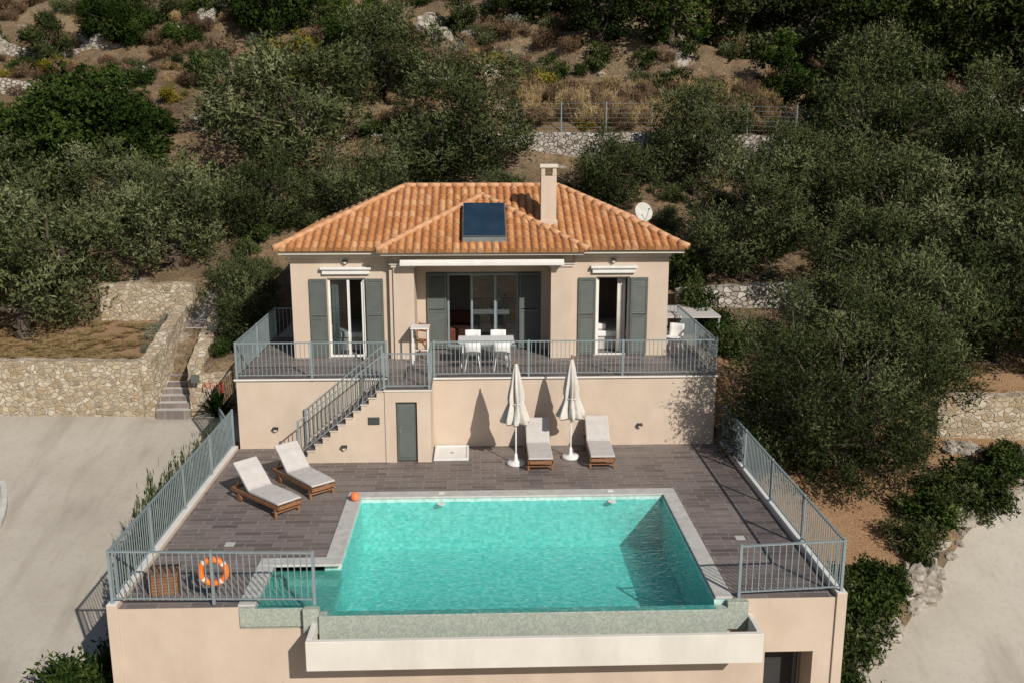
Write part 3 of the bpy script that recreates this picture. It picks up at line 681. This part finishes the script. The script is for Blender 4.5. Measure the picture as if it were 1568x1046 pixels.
# ------------------------------------------------------------------ stone walls & steps
def wall(name,pts,thick=.45,mat='stone',cap=True):
    b=MB(); k=b.mi(mat); 
    for a,c in zip(pts[:-1],pts[1:]):
        a=np.array(a,float);c=np.array(c,float); d=(c-a)[:2]; L=np.hypot(*d); d/=L; nrm=np.array([-d[1],d[0]])
        nx=max(2,int(L/.14)); nz=max(3,int((max(a[3]-a[2],c[3]-c[2]))/.14)); i0=len(b.v)
        for side in(0,1):
            for i in range(nx+1):
                t=i/nx; p=a+(c-a)*t
                top=p[3]+.07*mnoise.noise(Vector((p[0]*2.6,p[1]*2.6,5)))
                for j in range(nz+1):
                    z=p[2]+(top-p[2])*j/nz
                    off=(thick/2)*(1 if side else -1); jt=.045*mnoise.noise(Vector((p[0]*4,p[1]*4,z*5+side*9)))
                    q=p[:2]+nrm*(off+jt); b.v.append((q[0],q[1],z))
        S=(nx+1)*(nz+1)
        for i in range(nx):
            for j in range(nz):
                A=i0+i*(nz+1)+j; b.f.append((A,A+nz+1,A+nz+2,A+1)); b.m.append(k)
                A+=S; b.f.append((A,A+1,A+nz+2,A+nz+1)); b.m.append(k)
            A=i0+i*(nz+1)+nz; b.f.append((A,A+nz+1,A+nz+1+S,A+S)); b.m.append(k)
        for i in(0,nx):
            for j in range(nz):
                A=i0+i*(nz+1)+j; b.f.append((A,A+1,A+1+S,A+S)); b.m.append(k)
    return b.obj(name,smooth=False)
wall('stone_wall',[(-26,5.2,-.9,1.45),(-16,5.0,-.8,1.42),(-10.85,4.75,-.8,1.40)])
wall('stone_wall',[(-10.75,4.75,-.8,1.4),(-10.55,6.2,-.5,2.0),(-10.6,8.4,.5,2.55)],.4)
wall('stone_wall',[(-9.2,4.75,-.8,1.25),(-9.15,6.2,-.5,1.9),(-9.2,8.2,.3,2.5)],.45)
wall('stone_wall',[(-9.1,5.0,-.8,.9),(-6.6,5.4,-.6,1.1)],.4)
wall('stone_wall',[(-13.6,9.0,1.4,3.25),(-10.3,9.0,1.4,3.2)],.5)
wall('stone_wall',[(-30,11.0,1.4,4.2),(-20,9.6,1.4,3.5),(-15.5,9.2,1.4,3.3)],.5,'stone_dry')
wall('stone_wall',[(1.8,19.85,6.0,8.5),(8,19.2,6.0,8.5),(14.4,18.0,5.8,8.3)],.5,'stone_dry')
wall('stone_wall',[(-12,20.3,6.2,8.3),(-5,20.3,6.2,8.4),(1.8,19.85,6.2,8.5)],.5,'stone_dry')
wall('stone_wall',[(12.9,.2,-.8,1.30),(17,-.1,-.8,1.4),(26,-.3,-.8,1.5)],.5)
wall('stone_wall',[(7.0,7.9,1.2,3.1),(12,7.6,1.2,3.4),(16,7.4,1.2,4.0),(25,7.0,1.2,4.3)],.5,'stone_dry')
for (x0_,x1_,y_,s_) in ((-45,-14,31,.02),(-14,2,27,-.03),(17,40,23,.04),(-36,-20,25,.05)):
    pts=[]; 
    for x in np.arange(x0_,x1_+.1,3.0):
        yy_=y_+s_*(x-x0_)+math.sin(x*.3)*.8; h0=hz(x,yy_-.4); pts.append((x,yy_,h0-.6,h0+.5+.35*math.sin(x*.7)))
    wall('terrace_wall',pts,.6,'stone_dry')
b=MB(); ns=14
for i in range(ns):
    z=-.42+(i+1)*.17; y=4.62+i*.27; b.box(-10.5,-9.4,y,y+.29 if i<ns-1 else y+1.5,z-.5,z,'deck','coping')
b.obj('stone_steps')
b=MB(); b.box(-9.25,-9.0,4.45,4.52,.72,.98,'shutter'); b.obj('mailbox')
b=MB()
for i in range(12):
    y=-3.4+i*.34; x=-12.75-.35*abs(i-5.5)**1.6*.12; zc=hz(x,y); x2=-12.75-.35*abs(i+1-5.5)**1.6*.12; b.beam((x,y,zc+.08),(x2,y+.34,hz(x2,y+.34)+.08),.14,.2,'coping')
b.obj('kerb')
def fence(name,pts,h=1.5):
    b=MB()
    for a,c in zip(pts[:-1],pts[1:]):
        L=math.hypot(c[0]-a[0],c[1]-a[1]); n=max(1,int(L/2))
        for i in range(n+1):
            t=i/n; x=a[0]+(c[0]-a[0])*t; y=a[1]+(c[1]-a[1])*t; z=a[2]+(c[2]-a[2])*t; b.cyl((x,y,z-.3),(x,y,z+h),.03,.03,'rail',6)
        for k in range(7): b.cyl((a[0],a[1],a[2]+h*(k+.5)/7),(c[0],c[1],c[2]+h*(k+.5)/7),.006,.006,'rail',4)
    return b.obj(name)
fence('wire_fence',[(1.8,20.1,8.4),(8,19.5,8.4),(14.4,18.3,8.2)])
def rock(name,x,y,z,s,seed,parent=None):
    bm=bmesh.new(); bmesh.ops.create_icosphere(bm,subdivisions=3,radius=1)
    for v in bm.verts:
        n1=mnoise.noise(v.co*1.3+Vector((seed*3.1,0,0))); n2=mnoise.noise(v.co*3.4+Vector((0,seed,0)))
        v.co*=1+.45*n1+.16*n2; v.co.x=round(v.co.x*3.2)/3.2*.5+v.co.x*.5; v.co.z=round(v.co.z*2.6)/2.6*.6+v.co.z*.4
        v.co=Vector((v.co.x*s[0],v.co.y*s[1],v.co.z*s[2]))
    me=bpy.data.meshes.new(name); bm.to_mesh(me); bm.free(); me.materials.append(M['rock'])
    o=bpy.data.objects.new(name,me); COL.objects.link(o); o.location=(x,y,z); o.rotation_euler=(0,0,R.random()*6); o.parent=parent; return o
er=empty('edging_stones')
for i in range(60):
    x=7.6+R.uniform(0,7.6); ye=float(np.interp(x,EX,EY)); s_=R.uniform(.08,.30)*(1.1 if x<11 else .8)
    y=ye+R.uniform(0,.45); rock('stone',x,y,hz(x,y)+.02,(s_*1.4,s_,s_*.9),i,er)
for i in range(26):
    x=13.0+i*.2; y=-.55+R.uniform(-.2,.2)-.03*i; s_=R.uniform(.12,.25); rock('stone',x,y,hz(x,y)+.05,(s_*1.4,s_,s_*.8),i+80,er)
rk=empty('limestone_outcrops')
for (x,y,sx,n_) in ((-1.2,34,2.0,7),(.5,35,1.6,5),(-23,33,2.0,7),(-16.5,33,1.6,5),(-26,29,2.0,5),(-14.5,29,1.3,4),(-18,25,1.3,4),(22,25,1.5,5),(18,26,1.2,3),(25,22,1.6,5),(-6.5,24,1.1,3),(-12.8,22,1.1,3),(7,26,1.2,3),(-19,26.5,1.2,3),(20.5,12,1.0,3),(23,9,1.1,4),(-9.5,25.5,1.2,4)):
    for i in range(n_):
        xx=x+R.uniform(-1.6,1.6)*sx*.6; yy_=y+R.uniform(-1.5,1.5); s_=R.uniform(.35,.75)*sx*.5; rock('rock',xx,yy_,hz(xx,yy_)+s_*.2,(s_*1.3,s_,s_*.9),i+int(x*7),rk)

# ------------------------------------------------------------------ foliage meshes
def make_plant(name,seed,clumps,ntw,nlf,leaf,width,twig,mat,limbs=None,trunk_r=.16,updir=.5,shell=.66,jit=.9,nb=.5):
    rs=np.random.RandomState(seed); Cs=[];Ds=[];Ts=[];Os=[]
    ctr=np.mean([c for c,r in clumps],axis=0)
    for c,r in clumps:
        c=np.array(c,float); k=max(3,int(ntw*(r**2)))
        d=rs.normal(size=(k,3)); d/=np.linalg.norm(d,axis=1,keepdims=True)
        out=(c-ctr); on=np.linalg.norm(out)+1e-6; d=d+out/on*.35+np.array([0,0,.15]); d/=np.linalg.norm(d,axis=1,keepdims=True)
        rad=r*(shell+(1-shell)*rs.rand(k))*(1+.14*rs.normal(size=k)); base=c+d*rad[:,None]*np.array([1,1,.85])
        td=d+rs.normal(size=(k,3))*.45+np.array([0,0,updir]); td/=np.linalg.norm(td,axis=1,keepdims=True)
        ct=rs.rand()*.5+.14
        for j in range(nlf):
            t=(j+rs.rand(k))/nlf-.5
            p=base+td*(t*twig)[:,None]+rs.normal(size=(k,3))*twig*.10
            ld=td+rs.normal(size=(k,3))*jit
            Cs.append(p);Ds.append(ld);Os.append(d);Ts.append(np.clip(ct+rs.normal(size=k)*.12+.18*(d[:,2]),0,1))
    C=np.concatenate(Cs);D=np.concatenate(Ds);T=np.concatenate(Ts);O=np.concatenate(Os); n=len(C)
    Ln=leaf*(.7+.6*rs.rand(n)); Wd=Ln*width
    D=D/(np.linalg.norm(D,axis=1,keepdims=True)+1e-9)
    S=np.cross(D,O+rs.normal(size=(n,3))*nb); S/=np.linalg.norm(S,axis=1,keepdims=True)+1e-9
    V=np.stack([C-D*Ln[:,None]/2,C+S*Wd[:,None]/2,C+D*Ln[:,None]/2,C-S*Wd[:,None]/2],1).reshape(-1,3); tn=np.repeat(T,4)
    nv=len(V); faces=np.arange(nv).reshape(-1,4)
    fl=faces.tolist(); vl=V.tolist(); ml=[0]*len(faces); tl=tn.tolist()
    if limbs is not None:
        b=MB(); b.mi('bark')
        def limb(p0,p1,r0,r1,n=4):
            p0=Vector(p0);p1=Vector(p1);prev=p0
            for i in range(n):
                t=(i+1)/n; q=p0.lerp(p1,t)+Vector(rs.normal(size=3))*.06*(p1-p0).length*(0 if i==n-1 else 1)
                b.cyl(prev,q,r0+(r1-r0)*i/n,r0+(r1-r0)*t,'bark',7,False); prev=q
        fork=Vector(limbs)
        limb((0,0,-.4),fork,trunk_r*1.5,trunk_r,3)
        idx=list(range(len(clumps))); rs.shuffle(idx); mains=[]
        for q in idx[:5]:
            c=Vector(clumps[q][0]); mid=fork.lerp(c,.6); limb(fork,mid,trunk_r*.7,trunk_r*.35); limb(mid,c,trunk_r*.35,.02); mains.append(mid)
        for q in idx[5:]:
            c=Vector(clumps[q][0]); m_=min(mains,key=lambda z:(z-c).length); limb(m_,c,trunk_r*.25,.015,3)
        o0=len(vl); vl+= [list(v) for v in b.v]; fl+=[[i+o0 for i in f] for f in b.f]; ml+=[1]*len(b.f); tl+=[0.3]*len(b.v)
    me=bpy.data.meshes.new(name); me.from_pydata(vl,[],fl); me.materials.append(M[mat]); me.materials.append(M['bark'])
    me.polygons.foreach_set('material_index',ml)
    a=me.attributes.new('tone','FLOAT','POINT'); a.data.foreach_set('value',tl); me.update(); return me
def crown(rs,n,R0,zc,zr,rmin,rmax,inner=.25,squash=1):
    L=[]
    for i in range(n):
        d=rs.normal(size=3); d/=np.linalg.norm(d)
        q=R0*(inner+(1-inner)*rs.rand()**.5)*.80; r=rs.uniform(rmin,rmax)
        z=zc+d[2]*q*zr
        L.append((np.array([d[0]*q,d[1]*q*squash,max(z,r*.6)]),r))
    return L
def olive_variant(i):
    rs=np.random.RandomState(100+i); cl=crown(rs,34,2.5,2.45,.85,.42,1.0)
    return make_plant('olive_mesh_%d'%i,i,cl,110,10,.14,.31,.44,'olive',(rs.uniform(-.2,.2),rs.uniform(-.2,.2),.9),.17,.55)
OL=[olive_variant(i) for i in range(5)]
def place(name,me,x,y,s,sz=None,dz=0,rot=None,parent=None):
    o=bpy.data.objects.new(name,me); COL.objects.link(o); o.location=(x,y,hz(x,y)+dz); o.scale=(s,s,sz or s)
    o.rotation_euler=(0,0,R.random()*6.28 if rot is None else rot); o.parent=parent; return o
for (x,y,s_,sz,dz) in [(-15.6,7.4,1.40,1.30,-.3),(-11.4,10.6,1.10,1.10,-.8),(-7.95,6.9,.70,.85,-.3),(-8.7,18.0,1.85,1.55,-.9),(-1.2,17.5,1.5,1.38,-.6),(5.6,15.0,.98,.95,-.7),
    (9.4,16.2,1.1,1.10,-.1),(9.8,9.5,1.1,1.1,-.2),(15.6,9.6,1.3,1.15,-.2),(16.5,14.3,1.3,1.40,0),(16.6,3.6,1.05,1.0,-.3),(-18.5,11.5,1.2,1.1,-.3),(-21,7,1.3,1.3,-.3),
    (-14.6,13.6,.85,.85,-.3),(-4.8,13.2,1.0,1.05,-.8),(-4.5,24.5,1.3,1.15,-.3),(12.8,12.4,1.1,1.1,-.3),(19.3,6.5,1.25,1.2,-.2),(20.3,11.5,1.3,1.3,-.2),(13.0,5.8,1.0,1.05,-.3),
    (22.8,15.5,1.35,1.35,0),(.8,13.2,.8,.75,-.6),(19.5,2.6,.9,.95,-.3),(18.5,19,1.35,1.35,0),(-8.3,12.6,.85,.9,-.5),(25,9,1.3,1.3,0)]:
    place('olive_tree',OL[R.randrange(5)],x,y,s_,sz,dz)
rs=np.random.RandomState(55)
cl=[]
for i in range(84):
    d=rs.normal(size=3); d/=np.linalg.norm(d); q=(.35+.65*rs.rand()**.5)
    r_=rs.uniform(.42,1.0); z=2.7+d[2]*q*2.7
    if z<.9: z=.9+rs.rand()*.4
    cl.append((np.array([d[0]*q*3.0,d[1]*q*2.3,z]),r_))
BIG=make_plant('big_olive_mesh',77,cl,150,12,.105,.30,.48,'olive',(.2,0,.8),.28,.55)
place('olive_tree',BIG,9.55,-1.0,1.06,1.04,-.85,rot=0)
place('olive_tree',OL[2],13.0,1.8,1.1,1.2,-.4)
def bush(name,seed,mat,R0=1.0,n=15,leaf=.12,w=.35,ntw=200,nlf=6,tw=.35,zr=.7,up=.4):
    rs=np.random.RandomState(seed); cl=crown(rs,n,R0,R0*zr*.75,zr,.26*R0,.46*R0,.2)
    return make_plant(name,seed,cl,ntw,nlf,leaf,w,tw,mat,None,.1,up)
BU={k:[bush('bush_%s_%d'%(k,i),300+i*7+len(k),k,1.0,15,lf,w,ntw,6,.35,zr,up) for i in range(3 if k in('brown','green') else 2)] for k,lf,w,ntw,zr,up in
    (('green',.13,.45,200,.75,.3),('dkgreen',.14,.45,200,.8,.3),('brown',.17,.18,240,.65,.9),('straw',.32,.08,150,.5,1.6),('yellow',.14,.45,200,.8,.5),('olive',.13,.3,200,.8,.5),('sage',.12,.3,200,.6,.5))}
def foresttree(i,mat):
    rs=np.random.RandomState(500+i); cl=[]
    for q in range(36):
        t=rs.rand(); z=.8+t*4.8; rr=2.2*math.sin(math.pi*min(1,.22+.75*t))**.7; a=rs.rand()*6.28; k=rs.rand()**.5*rr*.8
        cl.append((np.array([math.cos(a)*k,math.sin(a)*k,z]),rs.uniform(.45,.95)))
    return make_plant('tree_mesh_%s%d'%(mat,i),500+i,cl,62,7,.21,.48,.5,mat,(0,0,1.2),.14,.6)
FT=[foresttree(0,'dkgreen'),foresttree(1,'dkgreen'),foresttree(2,'green'),foresttree(3,'olive')]
rs=np.random.RandomState(9); CAR=make_plant('carob_mesh',91,crown(rs,60,3.2,2.5,.8,.6,1.15),80,9,.17,.5,.4,'green',(0,0,1.0),.25,.3)
place('carob_tree',CAR,-17.4,17.3,1.3,1.15,-.5); place('carob_tree',CAR,-11.6,31.5,.8,.95,0,rot=2); place('carob_tree',CAR,-20.5,32,.7,.75,-.3,rot=4)
place('carob_tree',CAR,-6.5,29.5,.7,.75,-.3,rot=1)
place('yellow_tree',BU['yellow'][0],-9.6,25.6,1.7,1.9,.9)
fo=empty('hillside_forest')
for gx in np.arange(-50,54,3.0):
    for gy in np.arange(21,62,3.2):
        x=gx+R.uniform(-1.3,1.3); y=gy+R.uniform(-1.3,1.3); dens=0
        if abs(x)>y*.72+22: continue
        edge=22.5 if x>14 else 26.5
        if x>3 and y>edge+1.2*math.sin(x): dens=.93
        elif x<=3 and y>46+3*math.sin(x*.3): dens=.35
        elif -9<x<=3 and y>28.5: dens=.33
        elif x<-10 and y>24: dens=.08
        if R.random()<dens:
            q=R.random(); me=FT[0] if q<.35 else FT[1] if q<.65 else FT[2] if q<.80 else FT[3]
            s_=R.uniform(.6,1.1)*(1 if x>3 else .65); place('tree',me,x,y,s_*R.uniform(1.0,1.3),s_,-.3,parent=fo)
sh=empty('hillside_shrubs')
def shrub(k,x,y,s_,sz=None,parent=sh,dz=-.1): place('shrub',BU[k][R.randrange(len(BU[k]))],x,y,s_,sz or s_,dz,parent=parent)
for gx in np.arange(-50,50,1.3):
    for gy in np.arange(10.2,44,1.3):
        x=gx+R.uniform(-.7,.7); y=gy+R.uniform(-.7,.7)
        if abs(x)<7.4 and y<10.0: continue
        if abs(x)>y*.58+16: continue
        if 1<x<15 and 16.8<y<19.9: continue
        if y>29 and x>5: continue
        n_=mnoise.noise(Vector((x*.16,y*.16,2)))
        if R.random()<.16+(.2 if n_<-.1 else 0): continue
        q=R.random()
        if y<19: k='olive' if q<.28 else 'green' if q<.48 else 'brown' if q<.75 else 'dkgreen' if q<.85 else 'straw' if q<.95 else 'sage'
        elif x<3: k='brown' if q<.54 else 'straw' if q<.70 else 'green' if q<.79 else 'olive' if q<.88 else 'dkgreen' if q<.94 else 'yellow' if q<.96 else 'sage'
        else: k='brown' if q<.40 else 'straw' if q<.58 else 'dkgreen' if q<.74 else 'olive' if q<.86 else 'green' if q<.97 else 'yellow'
        if n_>.2 and k=='brown' and R.random()<.4: k='green'
        s_=R.uniform(.45,1.1)*(1.05 if k in('green','dkgreen') else .95)
        if k=='straw': s_*=.75
        if y<19: s_*=.75
        shrub(k,x,y,s_,s_*R.uniform(.7,1.15))
for i in range(130):
    x=R.uniform(2,14.5); shrub('straw' if R.random()<.7 else 'brown',x,20.4+R.uniform(0,3.8),R.uniform(.4,.7),R.uniform(.6,1.2))
gp=empty('garden_shrubs')
for (k,x,y,s_,sz) in [('sage',-10.95,7.0,.5,.5),('sage',-11.2,7.9,.55,.5),('sage',-11.0,6.1,.4,.4),('sage',-10.9,8.5,.5,.55),('green',-8.4,5.9,.5,.6),('green',-7.6,6.1,.45,.6),('olive',-7.1,6.6,.5,.7),
    ('dkgreen',-8.7,5.7,.35,.35),('brown',-7.4,5.8,.3,.4),('green',7.8,6.0,.9,1.0),('green',8.0,4.2,.8,.9),('dkgreen',7.6,8.8,.9,1.1),('dkgreen',7.4,6.8,.7,1.0),('olive',9.2,4.6,.8,.9),('olive',10.5,4.2,.9,1.0)]:
    shrub(k,x,y,s_,sz,gp)
for i in range(330):
    if i<200: x=R.uniform(-20,-11.2); y=R.uniform(5.4,8.6)
    else: x=R.uniform(11,22); y=R.uniform(.9,5.5)
    shrub('straw',x,y,R.uniform(.25,.5),R.uniform(.05,.14),gp,0)
ag=empty('flowering_aloe',(-8.45,4.5,-.45)); b=MB()
for i in range(40):
    t=i*2.4; q=.25+.018*i; tip=Vector((math.cos(t)*q,math.sin(t)*q,1.05-.022*i)); p0=Vector((math.cos(t)*.05,math.sin(t)*.05,0)); mid=p0.lerp(tip,.5)+Vector((0,0,.14))
    sd_=Vector((-math.sin(t),math.cos(t),0))*.05
    b.face([p0-sd_*.6,p0+sd_*.6,mid+sd_,mid-sd_],'green'); b.face([mid-sd_,mid+sd_,tip],'green')
for i in range(6):
    t=i*1.9; q=.12+.05*i; p0=Vector((math.cos(t)*q*.3,math.sin(t)*q*.3,.3)); p1=Vector((math.cos(t)*q,math.sin(t)*q,.98+.08*(i%3)))
    b.cyl(p0,p1,.012,.008,'green',5); b.cyl(p1-Vector((0,0,.12)),p1+Vector((0,0,.08)),.035,.01,'flower',7)
b.obj('leaves',ag)
hd=empty('rosemary_hedge')
for (x,y,s_,sz) in [(12.9,-2.2,.95,.75),(13.8,-1.6,.9,.65),(12.1,-2.5,.8,.65),(14.6,-1.2,.6,.5),(11.3,-3.2,.85,.75),(10.6,-3.8,.75,.65),(11.7,-2.8,.6,.55),
    (7.7,-6.9,.95,.9),(8.2,-6.3,.9,.85),(8.7,-5.7,.85,.8),(9.0,-5.0,.75,.7),(8.1,-5.6,.8,.8),(7.6,-7.7,.9,.9),(9.4,-5.0,.6,.6),(7.5,-5.4,.6,.6),(7.5,-6.0,.7,.8)]:
    shrub('green' if R.random()<.5 else 'olive' if R.random()<.5 else 'dkgreen',x,y,s_,sz,hd)
    shrub('dkgreen',x+R.uniform(-.3,.3),y+R.uniform(-.3,.3),s_*.7,sz*1.0,hd)
cp=empty('climbing_plants')
for i in range(24):
    y=-6.4+i*.30; x=-7.38+R.uniform(-.12,.1); h=hz(x,y); top=(R.uniform(.25,.85) if y>-5.5 else .1)
    shrub('olive' if i%3 else 'green',x,y,.40,(top-h)/1.35,cp,0)
for i in range(11): shrub('dkgreen' if i%2 else 'green',-7.35-.12*(i%3),-9.9+i*.35,.5,1.0,cp)
for (x,y) in ((-7.9,-9.2),(-8.4,-8.3),(-8.9,-9.4),(-7.9,-7.4),(-9.6,-9.8),(-8.6,-10.4),(-8.1,-9.9),(-8.4,-7.6),(-9.0,-8.6)): shrub('green',x,y,.95,1.0,hd)

# ------------------------------------------------------------------ light, sky, camera
el=math.radians(34); az=math.radians(148.5)
w=bpy.data.worlds.new('World'); scene.world=w; w.use_nodes=True; nt=w.node_tree
sky=nt.nodes.new('ShaderNodeTexSky'); sky.sky_type='NISHITA'; sky.sun_disc=False; sky.sun_elevation=el; sky.sun_rotation=az
bg=nt.nodes['Background']; nt.links.new(sky.outputs[0],bg.inputs[0]); bg.inputs[1].default_value=.07
sd=Vector((math.sin(az)*math.cos(el),math.cos(az)*math.cos(el),math.sin(el)))
L=bpy.data.lights.new('sun','SUN'); L.energy=4.8; L.angle=math.radians(.5); L.color=(1,.93,.83)
lo=bpy.data.objects.new('sun',L); COL.objects.link(lo); lo.rotation_euler=(-sd).to_track_quat('-Z','Y').to_euler()
cam=bpy.data.cameras.new('camera'); co=bpy.data.objects.new('camera',cam); COL.objects.link(co)
cam.sensor_width=36; cam.lens=36*1450/1568; cam.clip_end=2000
p=math.atan(323/1450); co.location=(0,-25.2,8.6); co.rotation_euler=(math.pi/2-p,0,math.radians(-2)); scene.camera=co
scene.view_settings.view_transform='Standard'; scene.view_settings.look='None'; scene.view_settings.exposure=0
